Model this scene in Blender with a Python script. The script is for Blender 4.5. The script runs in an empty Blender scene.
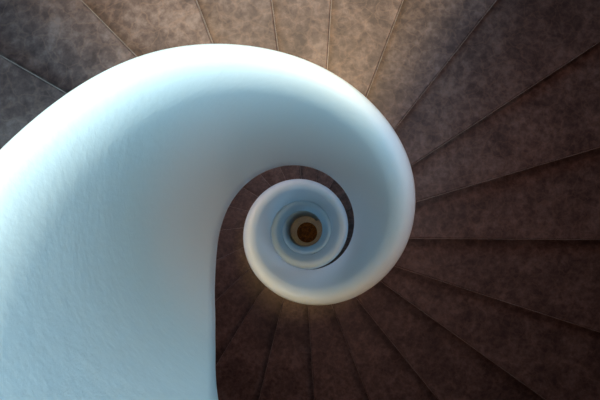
import bpy, bmesh, math, random
from mathutils import Matrix, Vector

random.seed(7)
scene = bpy.context.scene
C = scene.collection
PI = math.pi

# ------------------------------------------------------------------ layout
# The well axis is the world z axis; 'depth' is measured down from the eye.
FLOOR = 12.6                      # depth of the ground floor below the eye
RO, RI = 0.4544, 0.3367           # outer and inner radius of the balustrade
RW = 2.5                          # inner radius of the round stair tower
RAIL_H = 0.95                     # rail height above the treads
LAND, TOP, BOT = 330.0, 420.0, -1040.0         # angles at which the flight starts and ends
KO = [(460, -.64), (400, -.64), (330, -.62), (300, -0.34), (240, 0.17), (200, 0.49), (165, 0.75), (130, 0.99),
      (95, 1.28), (60, 1.56), (25, 1.81), (-10, 2.12), (-45, 2.51), (-80, 2.88), (-115, 3.2),
      (-150, 3.48), (-200, 3.89), (-250, 4.29), (-300, 4.68), (-350, 5.03), (-400, 5.35),
      (-450, 5.66), (-520, 6.25), (-700, 7.80), (-1040, 10.6), (-1100, 11.1)]
KL = [(460, .365), (400, .365), (330, .38), (300, .52), (270, .62), (256, .72), (245, 0.92), (235, 1.18), (225, 1.42), (205, 1.79), (185, 2.03), (160, 2.23),
      (130, 2.43), (95, 2.65), (60, 2.87), (20, 3.15), (-20, 3.48), (-60, 3.87), (-100, 4.28),
      (-150, 4.75), (-200, 5.18), (-250, 5.56), (-300, 5.91), (-350, 6.23), (-400, 6.52),
      (-450, 6.81), (-500, 7.16), (-560, 7.72), (-620, 8.4), (-680, 9.2), (-900, 11.3), (-1100, 12.9)]


def spline(K):
    xs = [k for k, _ in reversed(K)]
    ys = [1.1 * v for _, v in reversed(K)]
    n = len(xs)
    m = []
    for i in range(n):
        a, b = max(i - 1, 0), min(i + 1, n - 1)
        m.append((ys[b] - ys[a]) / (xs[b] - xs[a]))

    def f(t):
        t = min(max(t, xs[0]), xs[-1])
        i = 0
        while i < n - 2 and t > xs[i + 1]:
            i += 1
        h = xs[i + 1] - xs[i]
        s = (t - xs[i]) / h
        return ((2*s**3 - 3*s*s + 1) * ys[i] + (s**3 - 2*s*s + s) * h * m[i]
                + (-2*s**3 + 3*s*s) * ys[i+1] + (s**3 - s*s) * h * m[i+1])
    return f


crest = spline(KO)
lip = spline(KL)


def Z(depth):
    return FLOOR - depth


# ------------------------------------------------------------------ materials
def nodes(name):
    m = bpy.data.materials.new(name)
    m.use_nodes = True
    nt = m.node_tree
    b = nt.nodes['Principled BSDF']
    return m, nt, b


def N(nt, kind, **kw):
    n = nt.nodes.new(kind)
    for k, v in kw.items():
        if k in n.inputs.keys():
            n.inputs[k].default_value = v
        else:
            setattr(n, k, v)
    return n


def plaster_material(name, col, bump=0.25, rough=0.5):
    m, nt, b = nodes(name)
    L = nt.links.new
    tc = N(nt, 'ShaderNodeTexCoord')
    n1 = N(nt, 'ShaderNodeTexNoise', Scale=55.0, Detail=3.0, Roughness=0.55)
    n2 = N(nt, 'ShaderNodeTexNoise', Scale=9.0, Detail=2.0)
    for n in (n1, n2):
        L(tc.outputs['Object'], n.inputs['Vector'])
    mx = N(nt, 'ShaderNodeMath', operation='MULTIPLY_ADD')
    mx.inputs[1].default_value = 1.5
    L(n2.outputs['Fac'], mx.inputs[0])
    L(n1.outputs['Fac'], mx.inputs[2])
    bp = N(nt, 'ShaderNodeBump', Strength=bump, Distance=0.004)
    L(mx.outputs[0], bp.inputs['Height'])
    L(bp.outputs[0], b.inputs['Normal'])
    b.inputs['Base Color'].default_value = (*col, 1)
    b.inputs['Roughness'].default_value = rough
    return m


def marble_material(name, dark, mid, light, vein, scale=1.0, rough=0.45):
    m, nt, b = nodes(name)
    L = nt.links.new
    tc = N(nt, 'ShaderNodeTexCoord')
    oi = N(nt, 'ShaderNodeObjectInfo')
    add = N(nt, 'ShaderNodeVectorMath', operation='ADD')
    mul = N(nt, 'ShaderNodeVectorMath', operation='SCALE')
    mul.inputs['Scale'].default_value = 17.0
    L(oi.outputs['Random'], mul.inputs[0])
    L(tc.outputs['Object'], add.inputs[0])
    L(mul.outputs[0], add.inputs[1])
    big = N(nt, 'ShaderNodeTexNoise', Scale=6.0 * scale, Detail=7.0, Roughness=0.62, Distortion=0.7)
    fine = N(nt, 'ShaderNodeTexNoise', Scale=28.0 * scale, Detail=5.0, Roughness=0.65)
    vn = N(nt, 'ShaderNodeTexVoronoi', feature='DISTANCE_TO_EDGE', Scale=13.0 * scale)
    wob = N(nt, 'ShaderNodeTexNoise', Scale=9.0 * scale, Detail=4.0)
    wa = N(nt, 'ShaderNodeVectorMath', operation='SCALE')
    wa.inputs['Scale'].default_value = 0.16
    wadd = N(nt, 'ShaderNodeVectorMath', operation='ADD')
    for n in (big, fine, wob):
        L(add.outputs[0], n.inputs['Vector'])
    L(wob.outputs['Color'], wa.inputs[0])
    L(add.outputs[0], wadd.inputs[0])
    L(wa.outputs[0], wadd.inputs[1])
    L(wadd.outputs[0], vn.inputs['Vector'])
    mixf = N(nt, 'ShaderNodeMath', operation='MULTIPLY_ADD')
    mixf.inputs[1].default_value = 0.55
    L(fine.outputs['Fac'], mixf.inputs[0])
    sc = N(nt, 'ShaderNodeMath', operation='MULTIPLY')
    sc.inputs[1].default_value = 0.52
    L(big.outputs['Fac'], sc.inputs[0])
    L(sc.outputs[0], mixf.inputs[2])
    cr = N(nt, 'ShaderNodeValToRGB')
    cr.color_ramp.elements[0].position = 0.41
    cr.color_ramp.elements[0].color = (*dark, 1)
    cr.color_ramp.elements[1].position = 0.66
    cr.color_ramp.elements[1].color = (*light, 1)
    e = cr.color_ramp.elements.new(0.53)
    e.color = (*mid, 1)
    L(mixf.outputs[0], cr.inputs[0])
    vr = N(nt, 'ShaderNodeValToRGB')
    vr.color_ramp.elements[0].position = 0.0
    vr.color_ramp.elements[0].color = (1, 1, 1, 1)
    vr.color_ramp.elements[1].position = 0.07
    vr.color_ramp.elements[1].color = (0, 0, 0, 1)
    L(vn.outputs['Distance'], vr.inputs[0])
    vm = N(nt, 'ShaderNodeMath', operation='MULTIPLY')
    L(vr.outputs['Color'], vm.inputs[0])
    L(big.outputs['Fac'], vm.inputs[1])
    vm2 = N(nt, 'ShaderNodeMath', operation='MULTIPLY')
    vm2.inputs[1].default_value = 0.55
    L(vm.outputs[0], vm2.inputs[0])
    mix = N(nt, 'ShaderNodeMix', data_type='RGBA')
    L(vm2.outputs[0], mix.inputs['Factor'])
    L(cr.outputs['Color'], mix.inputs['A'])
    mix.inputs['B'].default_value = (*vein, 1)
    # small tone differences from slab to slab
    hs = N(nt, 'ShaderNodeHueSaturation')
    mr = N(nt, 'ShaderNodeMapRange')
    mr.inputs['To Min'].default_value = 0.92
    mr.inputs['To Max'].default_value = 1.10
    L(oi.outputs['Random'], mr.inputs['Value'])
    L(mr.outputs[0], hs.inputs['Value'])
    L(mix.outputs['Result'], hs.inputs['Color'])
    L(hs.outputs['Color'], b.inputs['Base Color'])
    b.inputs['Roughness'].default_value = rough
    b.inputs['Specular IOR Level'].default_value = 0.25
    bp = N(nt, 'ShaderNodeBump', Strength=0.08, Distance=0.002)
    L(fine.outputs['Fac'], bp.inputs['Height'])
    L(bp.outputs[0], b.inputs['Normal'])
    return m


WHITE = plaster_material('white_plaster', (0.74, 0.84, 0.88), 0.17, 0.55)
WALL = plaster_material('tower_plaster', (0.25, 0.15, 0.12), 0.3, 0.8)
SOFFIT = plaster_material('soffit_plaster', (0.30, 0.27, 0.26), 0.2, 0.8)
MARBLE = marble_material('brown_marble', (0.042, 0.024, 0.021), (0.080, 0.048, 0.041), (0.140, 0.093, 0.080), (0.19, 0.11, 0.08))
EDGE = marble_material('polished_marble_edge', (0.12, 0.085, 0.07), (0.17, 0.125, 0.105), (0.24, 0.18, 0.155), (0.26, 0.18, 0.14), 1.0, 0.3)  # lighter than the treads, highlight put into the colour
RISER = marble_material('brown_marble_riser', (0.080, 0.045, 0.038), (0.120, 0.072, 0.060), (0.18, 0.12, 0.10), (0.23, 0.13, 0.09))
FLOOR_STONE = marble_material('grey_stone', (0.19, 0.18, 0.24), (0.23, 0.22, 0.29), (0.27, 0.26, 0.33), (0.18, 0.17, 0.22), 1.5)
MEDAL = marble_material('dark_red_marble', (0.020, 0.006, 0.002), (0.060, 0.017, 0.003), (0.24, 0.08, 0.01), (0.15, 0.05, 0.008), 2.6, 0.7)


# ------------------------------------------------------------------ helpers
def obj(name, bm, mat, parent=None, smooth=False):
    me = bpy.data.meshes.new(name)
    bmesh.ops.recalc_face_normals(bm, faces=bm.faces)
    bm.to_mesh(me)
    bm.free()
    me.materials.append(mat)
    if smooth:
        for p in me.polygons:
            p.use_smooth = True
    o = bpy.data.objects.new(name, me)
    C.objects.link(o)
    if parent:
        o.parent = parent
    return o


def prism(bm, pts, z0, z1):
    """closed prism over a plan outline, between two heights"""
    lo = [bm.verts.new((x, y, z0)) for x, y in pts]
    hi = [bm.verts.new((x, y, z1)) for x, y in pts]
    n = len(pts)
    for i in range(n):
        j = (i + 1) % n
        bm.faces.new((lo[i], lo[j], hi[j], hi[i]))
    bm.faces.new(hi)
    bm.faces.new(lo[::-1])


# ------------------------------------------------------------------ staircase
stair = bpy.data.objects.new('spiral_staircase', None)
C.objects.link(stair)
stair['label'] = ('spiral staircase of brown marble steps with a smooth white balustrade '
                  'around an open well')
stair['category'] = 'staircase'


# --- balustrade: thick plaster ribbon with a fully rounded top
SH = 0.036                         # radius of the outer shoulder
CROWN = 0.17                      # height over which the rounded top runs into the inner face


def balustrade():
    bm = bmesh.new()
    rings = []
    th = TOP
    while th >= BOT - 0.01:
        zc = crest(th)
        zl = min(lip(th), FLOOR + 0.02)
        a = math.radians(th)
        prof = []
        # rounded outer shoulder up to the top of the rail
        zt = zc - SH
        for k in range(0, 9):
            p = PI/2 * k / 8
            prof.append((RO - SH + SH * math.cos(p), zc - SH * math.sin(p)))
        # inner side: rolls over, then leans gently in towards the lip
        wd = RO - SH - RI
        lw, cw = 0.42 * wd, 0.58 * wd
        zb = zl - 0.03
        ss = [CROWN * (1 - math.cos(PI/2 * k / 9)) for k in range(1, 10)]
        ss += [CROWN + (zb - zt - CROWN) * k / 9 for k in range(1, 9)]
        for s in ss:
            u = min(s / CROWN, 1.0)
            r = RI + cw * (1 - math.sqrt(max(1 - (1 - u) ** 2, 0))) + lw * (1 - s / (zb - zt)) ** 1.6
            prof.append((r, zt + s))
        # rounded lower lip
        q = 0.03
        for k in range(0, 5):
            p = PI/2 * k / 4
            prof.append((RI + q - q * math.cos(p), zl - q + q * math.sin(p)))
        prof.append((RO - 0.005, zl))
        prof.append((RO, zl - 0.01))
        for s in (0.75, 0.5, 0.25):
            prof.append((RO, zc + (zl - zc) * s))
        rings.append([bm.verts.new((r * math.cos(a), r * math.sin(a), Z(d))) for r, d in prof])
        th -= 2.0
    n = len(rings[0])
    for A, B in zip(rings, rings[1:]):
        for i in range(n):
            j = (i + 1) % n
            bm.faces.new((A[i], A[j], B[j], B[i]))
    bm.faces.new(rings[0])
    bm.faces.new(rings[-1][::-1])
    o = obj('balustrade', bm, WHITE, stair, smooth=True)
    o['label'] = 'continuous smooth white plaster balustrade with rounded top'
    return o


balustrade()

# --- steps: nosing lines (angle, sideways offset of the line from the axis)
EDGES = [(150.9, -.009), (134.1, .006), (117.1, -.07), (97.8, -.004), (80.6, .065), (63.6, .063), (46.8, .056),
         (29.9, .039), (13.2, .039), (-5.0, .053), (-21.9, .047), (-34.2, -.017), (-52.3, .014), (-69.4, .014),
         (-86.4, .002), (-105.6, .021), (-124.0, .029), (-143.1, .080), (-161.9, .083), (-180.2, .075)]
STEP = 360 / 21
AT = 0.66                         # radius at which the angles above were taken


def line(e):
    """point and direction (outwards) of a nosing line"""
    th, off = e
    a = math.radians(th)
    b = a + math.asin(max(-1, min(1, off / AT)))
    p = Vector((AT * math.cos(a), AT * math.sin(a)))
    return p, Vector((math.cos(b), math.sin(b)))


def hit(e, r, back=0.0):
    """where a nosing line, moved back by some metres, crosses a circle"""
    p, d = line(e)
    p = p + Vector((-d.y, d.x)) * back
    pd = p.dot(d)
    s = -pd + math.sqrt(max(pd * pd - p.dot(p) + r * r, 0))
    q = p + d * s
    return q


edges = []
t = EDGES[0][0] + STEP
while t < LAND - 4:
    edges.insert(0, (t, 0.03))
    t += STEP
edges += EDGES
t = EDGES[-1][0] - STEP
while t > BOT + 6:
    edges.append((t, 0.04))
    t -= STEP

R_IN = RO - 0.05


def outline(e_up, e_dn, back_up, back_dn):
    """plan outline of one step between two nosing lines"""
    a = hit(e_up, R_IN, back_up); b = hit(e_up, RW, back_up)
    c = hit(e_dn, RW, back_dn); d = hit(e_dn, R_IN, back_dn)
    t0 = math.atan2(b.y, b.x); t1 = math.atan2(c.y, c.x)
    while t1 > t0: t1 -= 2 * PI
    arc = []
    for k in range(1, 8):
        tt = t0 + (t1 - t0) * k / 8
        arc.append((RW * math.cos(tt), RW * math.sin(tt)))
    u0 = math.atan2(a.y, a.x); u1 = math.atan2(d.y, d.x)
    gap = (u0 - u1 + PI) % (2 * PI) - PI
    if gap < 0.02:                # the two lines meet at the balustrade
        m = u1 + gap / 2
        u0, u1 = m + 0.01, m - 0.01
        a = Vector((R_IN * math.cos(u0), R_IN * math.sin(u0)))
        d = Vector((R_IN * math.cos(u1), R_IN * math.sin(u1)))
    else:
        u1 = u0 - gap
    arc2 = []
    for k in range(3, 0, -1):
        tt = u0 + (u1 - u0) * k / 4
        arc2.append((R_IN * math.cos(tt), R_IN * math.sin(tt)))
    return [tuple(a), tuple(b)] + arc + [tuple(c), tuple(d)] + arc2


def tread_depth(i):
    m = edges[i][0] + STEP / 2
    return min(crest(m) + RAIL_H, lip(m + 1.5 * STEP) - 0.13, FLOOR - 0.02)


FILL_WIN = (-205, -285, -365, -445, -560, -680, -800, -890, -980)
SLAB, NOSE = 0.035, 0.012
depths = [tread_depth(i) for i in range(len(edges))]
for i, e in enumerate(edges):
    if i == 0:
        continue
    up = edges[i-1]
    d = depths[i]
    dn = depths[i+1] if i + 1 < len(edges) else FLOOR
    soffit = min(max(dn, d + 0.1) + 0.12, FLOOR)
    bm = bmesh.new()
    prism(bm, outline(up, e, -NOSE - 0.014, NOSE + 0.018), Z(soffit), Z(d + SLAB))
    st = obj('step', bm, SOFFIT, stair)
    # marble tread slab, running under the riser of the step above
    bm = bmesh.new()
    prism(bm, outline(up, e, NOSE + 0.006, 0.0), Z(d + SLAB), Z(d))
    top_edges = [x for x in bm.edges if all(abs(v.co.z - Z(d)) < 1e-5 for v in x.verts)]
    bmesh.ops.bevel(bm, geom=top_edges, offset=0.005, segments=2, affect='EDGES', profile=0.5)
    obj('tread', bm, MARBLE, st)
    # front edge of the slab, paler colour painting in its caught highlight
    bm = bmesh.new()
    q = [hit(e, R_IN, -0.001), hit(e, RW, -0.001), hit(e, RW, -0.004), hit(e, R_IN, -0.004)]
    prism(bm, [tuple(v) for v in q], Z(d + SLAB - 0.004), Z(d + 0.002))
    obj('nosing', bm, EDGE, st)
    # riser under the nosing
    if dn - d > 0.05:
        bm = bmesh.new()
        a = hit(e, R_IN, NOSE); b = hit(e, RW, NOSE)
        c = hit(e, RW, NOSE + 0.016); dd = hit(e, R_IN, NOSE + 0.016)
        prism(bm, [tuple(a), tuple(b), tuple(c), tuple(dd)], Z(dn), Z(d + SLAB))
        obj('riser', bm, RISER, st)

# --- top landing, one marble slab over a plaster deck
LZ = 0.25


def sector(r0, r1, a0, a1, n):
    o = [(r1 * math.cos(math.radians(a0 + (a1 - a0) * k / n)), r1 * math.sin(math.radians(a0 + (a1 - a0) * k / n))) for k in range(n + 1)]
    i = [(r0 * math.cos(math.radians(a0 + (a1 - a0) * k / n)), r0 * math.sin(math.radians(a0 + (a1 - a0) * k / n))) for k in range(n, -1, -1)]
    return o + i


L0 = edges[0][0]
bm = bmesh.new()
prism(bm, sector(R_IN, RW, L0, TOP, 30), Z(LZ + 0.14), Z(LZ + SLAB))
ld = obj('landing', bm, SOFFIT, stair)
bm = bmesh.new()
prism(bm, sector(R_IN, RW, L0, TOP, 30), Z(LZ + SLAB), Z(LZ))
obj('paving', bm, MARBLE, ld)

# ------------------------------------------------------------------ setting
bm = bmesh.new()
prism(bm, [((RW + .25) * math.cos(2*PI*k/96), (RW + .25) * math.sin(2*PI*k/96)) for k in range(96)], -0.25, 0)
o = obj('floor', bm, FLOOR_STONE)
o['kind'] = 'structure'

bm = bmesh.new()
TOPZ = FLOOR + 0.5
seg = 96
rows = []
for r, z in ((RW, 0), (RW, TOPZ), (RW + .25, TOPZ), (RW + .25, 0)):
    rows.append([bm.verts.new((r * math.cos(2*PI*k/seg), r * math.sin(2*PI*k/seg), z)) for k in range(seg)])
for i in range(4):
    A, B = rows[i], rows[(i+1) % 4]
    for k in range(seg):
        j = (k + 1) % seg
        bm.faces.new((A[k], A[j], B[j], B[k]))
o = obj('wall_outer', bm, WALL)
o['kind'] = 'structure'

# unseen roof slab added to keep the sun off the upper-left treads
bm = bmesh.new()
prism(bm, sector(0.62, RW + .25, 130, 208, 40), Z(-.65), Z(-.5))
o = obj('ceiling', bm, WALL)
o['kind'] = 'structure'

# round marble medallion at the foot of the well
bm = bmesh.new()
MR = 0.236
prof = [(0, .012), (MR - .012, .012), (MR - .004, .010), (MR, .004), (MR, 0)]
rows = [[bm.verts.new((r * math.cos(2*PI*k/64), r * math.sin(2*PI*k/64), z)) for k in range(64)] for r, z in prof[1:]]
c0 = bm.verts.new((0, 0, .012))
for k in range(64):
    j = (k + 1) % 64
    bm.faces.new((c0, rows[0][k], rows[0][j]))
    for A, B in zip(rows, rows[1:]):
        bm.faces.new((A[k], B[k], B[j], A[j]))
bm.faces.new(rows[-1])
o = obj('floor_medallion', bm, MEDAL)
o.location = (0.045, -0.045, 0)
o['label'] = 'round dark brown marble medallion on the floor at the very bottom of the stairwell'
o['category'] = 'floor medallion'

# unseen glowing windows added on the tower wall to light the deep well
FRAME = plaster_material('window_frame_paint', (0.5, 0.48, 0.45), 0.05, 0.5)
FILL_PANE = bpy.data.materials.new('daylit_glass')
FILL_PANE.use_nodes = True
nt = FILL_PANE.node_tree
pb = nt.nodes['Principled BSDF']
pb.inputs['Base Color'].default_value = (0.6, 0.75, 0.8, 1)
pb.inputs['Roughness'].default_value = 0.1
pb.inputs['Emission Color'].default_value = (0.28, 0.62, 1.0, 1)
pb.inputs['Emission Strength'].default_value = 2.1
for n, th in enumerate(FILL_WIN):
    zt = min(crest(th) + RAIL_H, FLOOR)
    zc = Z(zt - 1.55)
    a = math.radians(th)
    M = Matrix.Translation((RW * math.cos(a), RW * math.sin(a), zc)) @ Matrix.Rotation(a, 4, 'Z')
    bm = bmesh.new()
    for (y0, y1, z0, z1) in ((-.55, -.48, -.7, .7), (.48, .55, -.7, .7), (-.48, .48, .63, .7), (-.48, .48, -.7, -.63),
                             (-.02, .02, -.63, .63)):
        prism(bm, [(-.10, y0), (-.03, y0), (-.03, y1), (-.10, y1)], z0, z1)
    bm.transform(M)
    fr = obj('window_%d' % (n + 1), bm, FRAME)
    fr['kind'] = 'structure'
    bm = bmesh.new()
    prism(bm, [(-.072, -.49), (-.062, -.49), (-.062, .49), (-.072, .49)], -.64, .64)
    bm.transform(M)
    obj('pane', bm, FILL_PANE, fr)

# ------------------------------------------------------------------ light
w = bpy.data.worlds.new('sky')
scene.world = w
w.use_nodes = True
bg = w.node_tree.nodes['Background']
bg.inputs['Color'].default_value = (0.24, 0.46, 0.63, 1)
bg.inputs['Strength'].default_value = 3.8

sun = bpy.data.lights.new('sun', 'SUN')
sun.energy = 4.2
sun.angle = math.radians(11)
sun.color = (1.0, 0.74, 0.30)
so = bpy.data.objects.new('sun', sun)
C.objects.link(so)
az, tilt = math.radians(50), math.radians(2.2)
dirv = Vector((math.cos(az) * math.sin(tilt), math.sin(az) * math.sin(tilt), math.cos(tilt)))
so.rotation_euler = dirv.to_track_quat('Z', 'Y').to_euler()
so.location = dirv * 20

# added broad blue fill light that brightens the shaded inner wall
sky = bpy.data.lights.new('sky_glow', 'SUN')
sky.energy = 7.4
sky.angle = math.radians(36)
sky.color = (0.33, 0.66, 0.87)
sk = bpy.data.objects.new('sky_glow', sky)
C.objects.link(sk)
az, tilt = math.radians(262), math.radians(18)
dirv = Vector((math.cos(az) * math.sin(tilt), math.sin(az) * math.sin(tilt), math.cos(tilt)))
sk.rotation_euler = dirv.to_track_quat('Z', 'Y').to_euler()
sk.location = dirv * 20

# warm fill lights without fixtures, added overhead to brighten the dark treads
for th, dz, r, pw in ((50, LZ + 0.2, 1.0, 3.4), (22, LZ + 0.2, 0.95, 1.4), (-18, LZ + 0.2, 0.95, 1.6), (-62, 1.1, 0.95, 1.8), (-98, 1.6, 0.95, 1.0), (115, 2.75, 1.0, 3.0), (65, 3.2, 1.0, 3.0), (170, 2.3, 1.0, 2.5), (160, -0.4, 1.3, 2.0)):
    la = bpy.data.lights.new('soffit_lamp', 'AREA')
    la.shape = 'DISK'
    la.size = 0.25
    la.energy = 0.85 * pw
    la.color = (1.0, 0.60, 0.50)
    la.spread = math.radians(120)
    lo = bpy.data.objects.new('soffit_lamp', la)
    C.objects.link(lo)
    lo.location = (r * math.cos(math.radians(th)), r * math.sin(math.radians(th)), Z(dz))

# ------------------------------------------------------------------ camera
cam = bpy.data.cameras.new('camera')
cam.sensor_width = 36
cam.lens = 540 / 600 * 36
cam.clip_start = 0.01
co = bpy.data.objects.new('camera', cam)
C.objects.link(co)
tx, ty = 0.0109, -0.0579
cx, sx, cy, sy = math.cos(tx), math.sin(tx), math.cos(ty), math.sin(ty)
Rm = Matrix(((1, 0, 0), (0, cy, sy), (0, -sy, cy))) @ Matrix(((cx, 0, sx), (0, 1, 0), (-sx, 0, cx)))
D = Matrix(((1, 0, 0), (0, 1, 0), (0, 0, -1)))
rot = (D @ Rm @ D).transposed().to_4x4()
co.matrix_world = Matrix.Translation((0.0174, -0.0184, FLOOR)) @ rot
scene.camera = co

vs = scene.view_settings
vs.view_transform = 'Standard'
vs.look = 'None'
vs.gamma = 1
vs.use_curve_mapping = False
vs.exposure = 0.15
